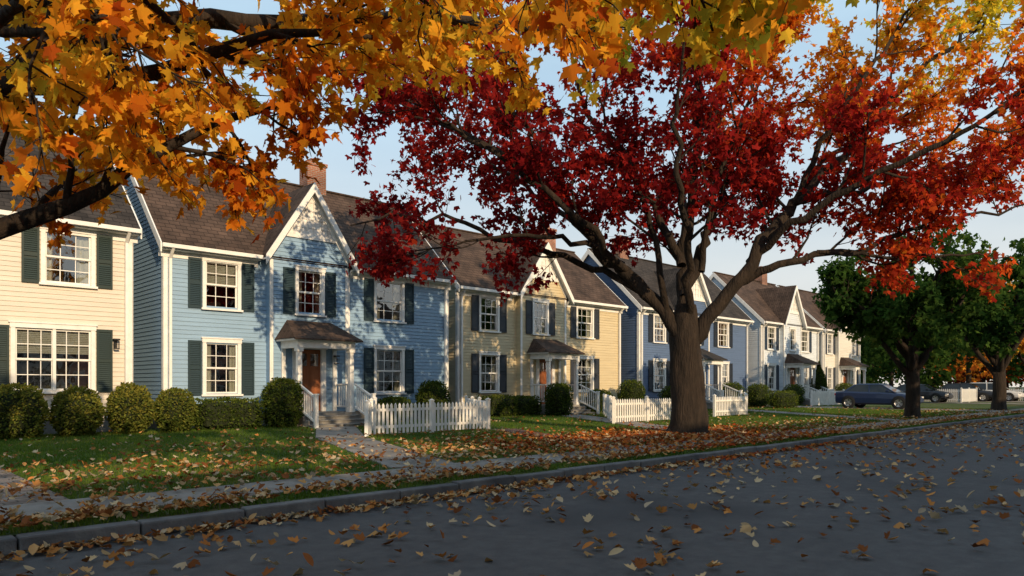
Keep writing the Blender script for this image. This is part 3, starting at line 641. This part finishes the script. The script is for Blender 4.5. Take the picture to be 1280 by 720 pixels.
        if rail:
            for sx in (-1, 1):
                cx = door + sx * (pw - .06); ya, yb2 = py - .02, py - 1.1; dzz = .42
                def seg(y0, z0, y1, z1, w): T.hexa([(cx - w, y0, z0 - .03), (cx + w, y0, z0 - .03), (cx + w, y1, z1 - .03), (cx - w, y1, z1 - .03), (cx - w, y0, z0 + .03), (cx + w, y0, z0 + .03), (cx + w, y1, z1 + .03), (cx - w, y1, z1 + .03)])
                seg(ya, FZ + .98, yb2, FZ + .98 - dzz, .035); seg(ya, FZ + .2, yb2, FZ + .2 - dzz, .03)
                for i in range(1, 9):
                    t = i / 9; yy = ya + (yb2 - ya) * t; zz = -dzz * t; T.box(cx - .016, cx + .016, yy - .016, yy + .016, FZ + .2 + zz, FZ + .98 + zz)
                T.box(cx - .055, cx + .055, yb2 - .11, yb2 - .001, -.1, FZ + 1.05 - dzz); T.box(cx - .07, cx + .07, yb2 - .125, yb2 + .014, FZ + 1.051 - dzz, FZ + 1.10 - dzz)
                seg(y - .1, FZ + .98, py + .22, FZ + .98, .035); seg(y - .1, FZ + .2, py + .22, FZ + .2, .03)
                for i in range(1, 7):
                    yy = y - .1 + (py + .22 - y + .1) * i / 7; T.box(cx - .016, cx + .016, yy - .016, yy + .016, FZ + .2, FZ + .98)
    for lx, lz in (lantern or []):
        yy = (-p if bay and bx0 < lx < bx1 else 0)
        Mt.box(lx - .05, lx + .05, yy - .05, yy - .023, lz - .12, lz + .12); Mt.box(lx - .015, lx + .015, yy - .16, yy - .051, lz + .1, lz + .13)
        Mt.box(lx - .07, lx + .07, yy - .24, yy - .10, lz - .16, lz - .14); Mt.box(lx - .08, lx + .08, yy - .25, yy - .09, lz + .1, lz + .14)
        for a in (-.065, .055):
            for b in (-.235, -.115): Mt.box(lx + a, lx + a + .01, yy + b, yy + b + .01, lz - .14, lz + .1)
    if chim is not None:
        K = MB(); cy = D / 2 + .1; K.box(chim - .42, chim + .42, cy - .34, cy + .34, ridge - 1, ridge + 1.0); K.box(chim - .47, chim + .47, cy - .39, cy + .39, ridge + 1.001, ridge + 1.14)
        K.box(chim - .15, chim + .15, cy - .15, cy + .15, ridge + 1.141, ridge + 1.34, 0); K.obj('chimney', [M['brick']], e)
    Wl.obj('walls', [wm], e); T.obj('trim', [M['white']], e); G.obj('window_panes', [M['glass']], e); C.obj('curtains', [M['curtain']], e)
    if S.v: S.obj('shutters', [sm], e)
    Rf.obj('roof', [rm], e); Fd.obj('foundation_and_steps', [M['foundation']], e)
    if Dr.v: Dr.obj('front_door', [doorc or M['wood']], e)
    if Mt.v: Mt.obj('fittings', [M['metal']], e)
    return e
def std_wins(W, lo=True):
    s = W / 11.2
    return [(1.79 * s, 1.05, 3.88, 5.38, 1), (8.3 * s, 1.2, 3.88, 5.38, 1), (1.79 * s, 1.05, 1.1, 2.75, 1), (8.3 * s, 1.2, 1.1, 2.75, 1), (4.78 * s, .92, 3.88, 5.38, 1)]
BROWN = (.085, .058, .046); DARK = (.05, .044, .042)
house('cream_clapboard_house', -5.0, 23.5, 11.75, (.62, .56, .48), DARK, (.018, .035, .034),
      [(10.1, 1.15, 4.25, 5.72, 1), (9.75, 1.85, 1.22, 2.95, 1), (3.5, 1.15, 4.25, 5.72, 1), (3.5, 1.5, 1.22, 2.95, 1), (6.5, 1.0, 4.25, 5.72, 1)], door=6.45, E=5.95, ridge=9.4, seed=2, lantern=[(11.3, 2.6)])
house('blue_clapboard_house', 7.67, 23.5, 11.2, (.23, .36, .51), BROWN, (.018, .040, .052), std_wins(11.2), bay=(3.3, 6.3, 8.35), door=4.75, chim=7.0, seed=5, lantern=[(5.75, 2.3)])
house('yellow_clapboard_house', 20.25, 24.5, 11.6, (.56, .47, .30), BROWN, (.035, .04, .05), std_wins(11.6), bay=(3.6, 6.8, 8.2), door=5.3, ridge=9.1, seed=8, chim=9.5)
house('navy_clapboard_house', 32.9, 24.0, 12.2, (.09, .14, .25), DARK, (.02, .025, .035), std_wins(12.2), bay=(3.5, 6.9, 8.5), door=5.3, seed=11, chim=3)
house('white_clapboard_house', 46.1, 23.5, 9.0, (.60, .66, .72), BROWN, (.03, .045, .07), std_wins(9.0)[:4] + [(4.1, .8, 3.88, 5.38, 0)], bay=(2.7, 5.5, 8.4), door=4.1, seed=12, chim=7)
house('white_clapboard_house', 56.0, 23.5, 7.4, (.66, .64, .58), BROWN, (.04, .05, .07), [(1.3, .9, 3.88, 5.38, 1), (1.3, .9, 1.1, 2.75, 1), (6.0, .9, 3.88, 5.38, 1), (6.0, .9, 1.1, 2.75, 1)], bay=(2.3, 5.0, 8.3), door=3.6, seed=13)
# the row across the street
cols = [(.5, .45, .36), (.25, .32, .36), (.6, .58, .52), (.45, .25, .2), (.3, .36, .3), (.5, .5, .5)]
for k in range(7):
    house(['beige', 'grey_blue', 'white', 'russet', 'sage', 'grey', 'beige'][k] + '_clapboard_house', -24 + 12.4 * k + 11.6, -12.0, 11.6, cols[k % 6], BROWN, (.03, .03, .04), std_wins(11.6)[:4], bay=(3.7, 7.0, 8.4), door=5.3, rot=math.pi, seed=20 + k, rail=False, ridge=9.5)

# ------------------------------------------------------------------ fences
def fence(name, pts, h=.88, z0=GZ, zs=None):
    b = MB()
    for k, ((xa, ya), (xb, yb)) in enumerate(zip(pts[:-1], pts[1:])):
        d = Vector((xb - xa, yb - ya, 0)); L = d.length; d.normalize(); s = Vector((-d.y, d.x, 0))
        def bx(u0, u1, v0, v1, za, zb, zc=None):
            A = Vector((xa, ya, 0)); q = [A + d * u0 + s * v0, A + d * u1 + s * v0, A + d * u1 + s * v1, A + d * u0 + s * v1]
            b.hexa([(p.x, p.y, za) for p in q] + [(p.x, p.y, zb) for p in q])
        n = max(1, round(L / 2.3))
        for i in range(n + 1):
            u = L * i / n
            if k and i == 0: continue
            bx(u - .05, u + .05, -.05, .05, z0 - .05, z0 + h + .04); bx(u - .062, u + .062, -.062, .062, z0 + h + .041, z0 + h + .07)
            A = Vector((xa, ya, 0)) + d * u; t = (A.x, A.y, z0 + h + .11)
            cr = [(A + d * i1 * .05 + s * j1 * .05) for i1, j1 in ((-1, -1), (1, -1), (1, 1), (-1, 1))]
            for c in range(4): b.poly([(cr[c].x, cr[c].y, z0 + h + .071), (cr[(c + 1) % 4].x, cr[(c + 1) % 4].y, z0 + h + .071), t])
        for zz in (z0 + .2, z0 + h - .22): bx(.05, L - .05, .012, .045, zz, zz + .075)
        u = .12; 
        while u < L - .1:
            hh = h + random.uniform(-.006, .006); w = .036
            bx(u - w, u + w, -.012, .0115, z0 + .05, z0 + hh - .06)
            A = Vector((xa, ya, 0)); p = [A + d * (u - w) + s * -.012, A + d * (u + w) + s * -.012, A + d * (u + w) + s * .0115, A + d * (u - w) + s * .0115]
            zt = z0 + hh - .0599; t0 = A + d * u + s * -.012; t1 = A + d * u + s * .0115; tz = z0 + hh
            b.poly([(p[0].x, p[0].y, zt), (p[1].x, p[1].y, zt), (t0.x, t0.y, tz)]); b.poly([(p[3].x, p[3].y, zt), (t1.x, t1.y, tz), (p[2].x, p[2].y, zt)])
            b.poly([(p[0].x, p[0].y, zt), (t0.x, t0.y, tz), (t1.x, t1.y, tz), (p[3].x, p[3].y, zt)]); b.poly([(p[1].x, p[1].y, zt), (p[2].x, p[2].y, zt), (t1.x, t1.y, tz), (t0.x, t0.y, tz)])
            u += .135
    return b.obj(name, [M['white']])
fence('picket_fence', [(13.45, 20.6), (10.5, 16.5), (14.85, 16.5), (18.2, 21.5)])
fence('picket_fence', [(26.6, 21.4), (20.3, 15.9), (24.3, 15.9)])
fence('picket_fence', [(39.2, 21.0), (30.6, 16.3), (27.8, 16.3)])
fence('picket_fence', [(46.9, 20.4), (54.8, 20.4)], h=1.0)
fence('picket_fence', [(65.6, 19.5), (65.6, 16.5), (70, 16.5)], h=1.1)
fence('picket_fence', [(75, 18), (75, 14), (84, 14)], h=1.1)

# ------------------------------------------------------------------ shrubs
SHR = [(.022, .040, .010), (.040, .068, .014), (.075, .105, .020), (.13, .15, .03), (.20, .18, .035)]
def shrub(name, x, y, rx, ry, h, e=2.2, seed=0, bias=0., dens=1.0, cone=False):
    r = np.random.default_rng(seed + 500); em = empty(name, (x, y, GZ)); n = int(2600 * dens * (rx * 2 + ry * 2) * h / 2.4 / .7)
    d = r.normal(0, 1, (n, 3)); d /= np.linalg.norm(d, axis=1, keepdims=True)
    k = (np.abs(d) ** e).sum(1) ** (-1 / e); q = d * k[:, None]
    lump = 1 + .05 * np.sin(q[:, 0] * 7 + seed) * np.sin(q[:, 2] * 6 + seed) + .05 * np.sin(q[:, 1] * 8 + q[:, 2] * 5)
    q = q * (lump * r.uniform(.86, 1.03, n))[:, None]
    sc = np.ones(n)
    if cone: sc = np.clip(1.05 - (q[:, 2] + 1) / 2, .05, 1) ** .8
    P = np.stack([q[:, 0] * rx * sc, q[:, 1] * ry * sc, (q[:, 2] + 1) * h / 2], 1); P[:, 2] = np.maximum(P[:, 2], .03)
    T = q + r.normal(0, .7, (n, 3)); Nn = q * .6 + r.normal(0, .7, (n, 3)) + np.array([0, 0, .3])
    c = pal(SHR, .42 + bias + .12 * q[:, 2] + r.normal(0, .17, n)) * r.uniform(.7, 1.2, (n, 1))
    leaf_mesh('leaves', P, T, Nn, r.uniform(.05, .09, n), c, OVAL, M['green'], em)
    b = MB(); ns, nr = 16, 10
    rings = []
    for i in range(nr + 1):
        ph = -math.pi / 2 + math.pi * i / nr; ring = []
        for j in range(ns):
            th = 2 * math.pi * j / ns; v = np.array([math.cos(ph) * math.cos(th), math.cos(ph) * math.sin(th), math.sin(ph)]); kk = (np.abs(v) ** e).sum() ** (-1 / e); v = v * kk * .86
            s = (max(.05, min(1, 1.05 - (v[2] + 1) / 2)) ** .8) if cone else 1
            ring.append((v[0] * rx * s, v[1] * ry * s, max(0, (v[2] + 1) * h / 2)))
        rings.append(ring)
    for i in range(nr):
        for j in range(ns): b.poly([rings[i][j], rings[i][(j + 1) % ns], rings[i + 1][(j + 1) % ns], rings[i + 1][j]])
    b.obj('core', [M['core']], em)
shrub('boxwood_shrub', 3.55, 22.0, .66, .58, 1.34, 3.4, 1, .30)
shrub('boxwood_shrub', 4.98, 22.0, .58, .58, 1.28, 2.3, 2, .32)
shrub('boxwood_shrub', 6.28, 22.0, .54, .58, 1.38, 2.2, 3, .36)
shrub('boxwood_shrub', 7.46, 21.9, .52, .55, 1.25, 2.2, 4, .26)
shrub('clipped_hedge', 9.15, 22.3, 1.0, .45, .92, 7, 5, -.02)
shrub('boxwood_shrub', 10.85, 22.0, .58, .55, 1.55, 2.8, 6, .0)
shrub('boxwood_shrub', 17.35, 22.5, .62, .5, 1.5, 2.6, 7, -.05)
shrub('boxwood_shrub', 15.6, 22.6, .7, .45, .9, 3, 17, -.1)
shrub('clipped_hedge', 21.3, 23.1, .9, .45, .9, 7, 8, .1)
shrub('clipped_hedge', 23.0, 23.1, .75, .45, .85, 7, 9, -.1)
shrub('boxwood_shrub', 24.1, 22.0, .52, .5, 1.4, 4, 10, -.1)
shrub('boxwood_shrub', 28.6, 23.3, .7, .5, 1.1, 3, 11, -.05)
shrub('boxwood_shrub', 30.9, 23.0, .7, .6, 1.6, 2.8, 12, -.05, .7)
shrub('boxwood_shrub', 34.2, 22.6, .8, .6, 1.3, 3, 13, -.05, .6)
shrub('boxwood_shrub', 40.6, 22.6, .75, .6, 1.5, 3.2, 14, -.05, .6)
shrub('boxwood_shrub', 43.2, 22.2, .8, .6, 1.4, 3.2, 15, 0, .6)
shrub('clipped_hedge', 42, 20, 1.2, .5, 1.0, 6, 16, .05, .6)
shrub('conical_yew', 51.6, 21.9, .8, .8, 3.0, 2.2, 18, -.15, .6, True)
shrub('boxwood_shrub', 48.2, 22.2, .8, .6, 1.4, 3, 19, 0, .5)
shrub('boxwood_shrub', 57, 22.2, .9, .6, 1.5, 3, 20, 0, .5)
shrub('boxwood_shrub', 61.5, 22.0, .9, .7, 1.6, 3, 22, 0, .5)

# ------------------------------------------------------------------ cars
def paint(name, c):
    m = noise_mat(name, c, tuple(x * 1.1 for x in c), 3, .4, 0, spec=.3)
    bs = [n for n in m.node_tree.nodes if n.type == 'BSDF_PRINCIPLED'][0]; bs.inputs['Coat Weight'].default_value = .25; bs.inputs['Coat Roughness'].default_value = .08
    return m
M['tyre'] = noise_mat('tyre', (.015, .015, .015), (.025, .025, .025), 9, .85); M['rim'] = noise_mat('alloy_rim', (.4, .4, .42), (.5, .5, .52), 4, .3, metallic=.9)
M['cglass'] = noise_mat('car_glass', (.012, .014, .016), (.02, .022, .024), 2, .05, spec=.5)
M['lamp'] = noise_mat('head_lamp', (.6, .6, .6), (.75, .75, .75), 4, .1); M['tail'] = noise_mat('tail_lamp', (.3, .01, .01), (.4, .02, .02), 4, .2)
def car(name, x, y, rot, z, c, tall=0):
    e = empty(name, (x, y, z), rot); b = MB(); pm = paint(name + '_paint', c)
    st = [(-2.25, .66, .40, .78), (-2.18, .80, .28, .96), (-1.7, .88, .24, 1.01 + tall * .3), (-.9, .90, .22, .98), (.2, .905, .22, .96), (.95, .895, .22, .93), (1.6, .87, .24, .86), (2.05, .81, .28, .75), (2.25, .62, .38, .60)]
    rings = []
    for (sx, w, zb, zt) in st:
        h = [(0, zb), (.85 * w, zb), (w * .98, zb + .1), (w, (zb + zt) / 2), (.96 * w, zt - .1), (.86 * w, zt - .01), (.4 * w, zt + .025), (0, zt + .03)]
        rings.append([(sx, yy, zz) for yy, zz in h] + [(sx, -yy, zz) for yy, zz in h[-2:0:-1]])
    k = len(rings[0])
    for i in range(len(st) - 1):
        for j in range(k): b.poly([rings[i][j], rings[i][(j + 1) % k], rings[i + 1][(j + 1) % k], rings[i + 1][j]])
    b.poly(rings[0]); b.poly(rings[-1]); o = b.obj('body', [pm], e, True)
    g = MB(); bt = [(-1.75 - tall * .3, .78), (1.15, .78)]; tp = [(-1.05 - tall, .58), (.35, .56)]; zb, zt = .95, 1.40 + tall * .3
    g.hexa([(bt[0][0], -.78, zb), (bt[1][0], -.76, zb), (bt[1][0], .76, zb), (bt[0][0], .78, zb), (tp[0][0], -.58, zt), (tp[1][0], -.57, zt), (tp[1][0], .57, zt), (tp[0][0], .58, zt)]); g.obj('windows', [M['cglass']], e)
    t = MB(); t.hexa([(tp[0][0] - .08, -.62, zt - .02), (tp[1][0] + .08, -.61, zt - .02), (tp[1][0] + .08, .61, zt - .02), (tp[0][0] - .08, .62, zt - .02), (tp[0][0] + .08, -.5, zt + .05), (tp[1][0] - .1, -.5, zt + .05), (tp[1][0] - .1, .5, zt + .05), (tp[0][0] + .08, .5, zt + .05)])
    for s in (-1, 1):
        for (xa, xb, w) in ((bt[1][0], tp[1][0], .05), (-.25, -.3, .045), (bt[0][0] + .05, tp[0][0], .10)):
            t.hexa([(xa - w, s * .755, zb - .02), (xa + w, s * .755, zb - .02), (xa + w, s * .80, zb - .02), (xa - w, s * .80, zb - .02), (xb - w, s * .56, zt), (xb + w, s * .56, zt), (xb + w, s * .605, zt), (xb - w, s * .605, zt)])
        t.box(.72, .9, s * .88 - .06, s * .88 + .12 * s + .02, .96, 1.08)
    t.obj('roof_and_pillars', [pm], e, bevel=.02)
    l = MB()
    for s in (-1, 1): l.box(2.06, 2.2, s * .6 - .14, s * .6 + .14, .60, .70, 0); l.box(-2.235, -2.1, s * .62 - .15, s * .62 + .15, .74, .86, 1)
    l.obj('lamps', [M['lamp'], M['tail']], e)
    w = MB()
    for wx in (-1.38, 1.4):
        for s in (-1, 1):
            n = 20; pr = [(.335, .74, 0), (.335, .88, 0), (.30, .915, 0), (.215, .915, 0), (.20, .90, 1), (.06, .89, 1), (.0, .90, 1)]
            for a in range(n):
                t0, t1 = 2 * math.pi * a / n, 2 * math.pi * (a + 1) / n
                for (r0, y0, m0), (r1, y1, m1) in zip(pr[:-1], pr[1:]):
                    mi = m1 if a % 4 else (0 if .06 <= r1 < .2 else m1)
                    w.poly([(wx + r0 * math.cos(t0), s * y0, .335 + r0 * math.sin(t0)), (wx + r0 * math.cos(t1), s * y0, .335 + r0 * math.sin(t1)), (wx + r1 * math.cos(t1), s * y1, .335 + r1 * math.sin(t1)), (wx + r1 * math.cos(t0), s * y1, .335 + r1 * math.sin(t0))], mi)
                w.poly([(wx + .4 * math.cos(t0), s * .893, .345 + .4 * math.sin(t0)), (wx + .4 * math.cos(t1), s * .893, .345 + .4 * math.sin(t1)), (wx + .33 * math.cos(t1), s * .909, .345 + .33 * math.sin(t1)), (wx + .33 * math.cos(t0), s * .909, .345 + .33 * math.sin(t0))], 0)
    w.obj('wheels', [M['tyre'], M['rim']], e)
car('parked_car', 45.0, 15.6, -math.pi / 2, GZ + .03, (.010, .020, .060))
car('parked_car', 71.2, 17.5, -math.pi / 2, GZ + .03, (.012, .012, .016), .3)
car('parked_car', 73.8, 16.2, -math.pi / 2, GZ + .03, (.5, .5, .5), .5)
car('parked_car', 63.8, 19, -math.pi / 2, GZ + .03, (.02, .022, .03), 0)

# ------------------------------------------------------------------ light, sky, camera
ELEV = 19.5; az = math.radians(192); sx, sy = math.sin(az), math.cos(az)
sun = bpy.data.lights.new('sun', 'SUN'); sun.energy = 5.0; sun.angle = math.radians(.5); sun.color = (1, .74, .45)
so = bpy.data.objects.new('sun', sun); COL.objects.link(so)
ce = math.cos(math.radians(ELEV)); dvec = Vector((sx * ce, sy * ce, math.sin(math.radians(ELEV))))
so.rotation_euler = dvec.to_track_quat('Z', 'Y').to_euler()
w = bpy.data.worlds.new('World'); scene.world = w; w.use_nodes = True; nt = w.node_tree; L = nt.links.new
bg = nt.nodes['Background']; sk = nt.nodes.new('ShaderNodeTexSky'); sk.sky_type = 'NISHITA'; sk.sun_disc = False
sk.sun_elevation = math.radians(ELEV); sk.sun_rotation = math.atan2(sx, sy); sk.air_density = 1.0; sk.dust_density = 2.5
# thin high haze: pale veil, denser toward the horizon, with soft streaks
tc = nt.nodes.new('ShaderNodeTexCoord'); sp = nt.nodes.new('ShaderNodeSeparateXYZ'); L(tc.outputs['Generated'], sp.inputs[0])
mp = nt.nodes.new('ShaderNodeMapping'); mp.inputs['Scale'].default_value = (1.5, 1.5, 5); L(tc.outputs['Generated'], mp.inputs['Vector'])
nz = nt.nodes.new('ShaderNodeTexNoise'); nz.inputs['Scale'].default_value = 1.6; nz.inputs['Detail'].default_value = 7; nz.inputs['Roughness'].default_value = .55; L(mp.outputs[0], nz.inputs['Vector'])
mr = nt.nodes.new('ShaderNodeMapRange'); mr.inputs['From Min'].default_value = 0; mr.inputs['From Max'].default_value = .8; mr.inputs['To Min'].default_value = 1.0; mr.inputs['To Max'].default_value = .76; L(sp.outputs['Z'], mr.inputs['Value'])
mn = nt.nodes.new('ShaderNodeMapRange'); mn.inputs['From Min'].default_value = .35; mn.inputs['From Max'].default_value = .7; mn.inputs['To Min'].default_value = -.12; mn.inputs['To Max'].default_value = .15; L(nz.outputs['Fac'], mn.inputs['Value'])
ad = nt.nodes.new('ShaderNodeMath'); ad.operation = 'ADD'; ad.use_clamp = True; L(mr.outputs[0], ad.inputs[0]); L(mn.outputs[0], ad.inputs[1])
cr = nt.nodes.new('ShaderNodeValToRGB'); cr.color_ramp.elements[0].color = (7.0 / 8, 6.5 / 8, 5.7 / 8, 1); cr.color_ramp.elements[1].color = (4.2 / 8, 5.8 / 8, 7.1 / 8, 1); cr.color_ramp.elements[1].position = .36; L(sp.outputs['Z'], cr.inputs['Fac'])
sc = nt.nodes.new('ShaderNodeVectorMath'); sc.operation = 'SCALE'; sc.inputs['Scale'].default_value = 8; L(cr.outputs[0], sc.inputs[0])
mx = nt.nodes.new('ShaderNodeMixRGB'); L(ad.outputs[0], mx.inputs['Fac']); L(sk.outputs[0], mx.inputs['Color1']); L(sc.outputs[0], mx.inputs['Color2'])
L(mx.outputs[0], bg.inputs[0]); bg.inputs[1].default_value = .13
cd = bpy.data.cameras.new('camera'); cam = bpy.data.objects.new('camera', cd); COL.objects.link(cam)
cam.location = (0, 0, 1.5); cam.rotation_euler = (math.radians(90), 0, -math.radians(43.9))
cd.sensor_width = 36; cd.lens = 25.3; cd.shift_y = .0953; cd.clip_end = 3000
scene.camera = cam
scene.view_settings.view_transform = 'Standard'; scene.view_settings.look = 'None'; scene.view_settings.exposure = 0
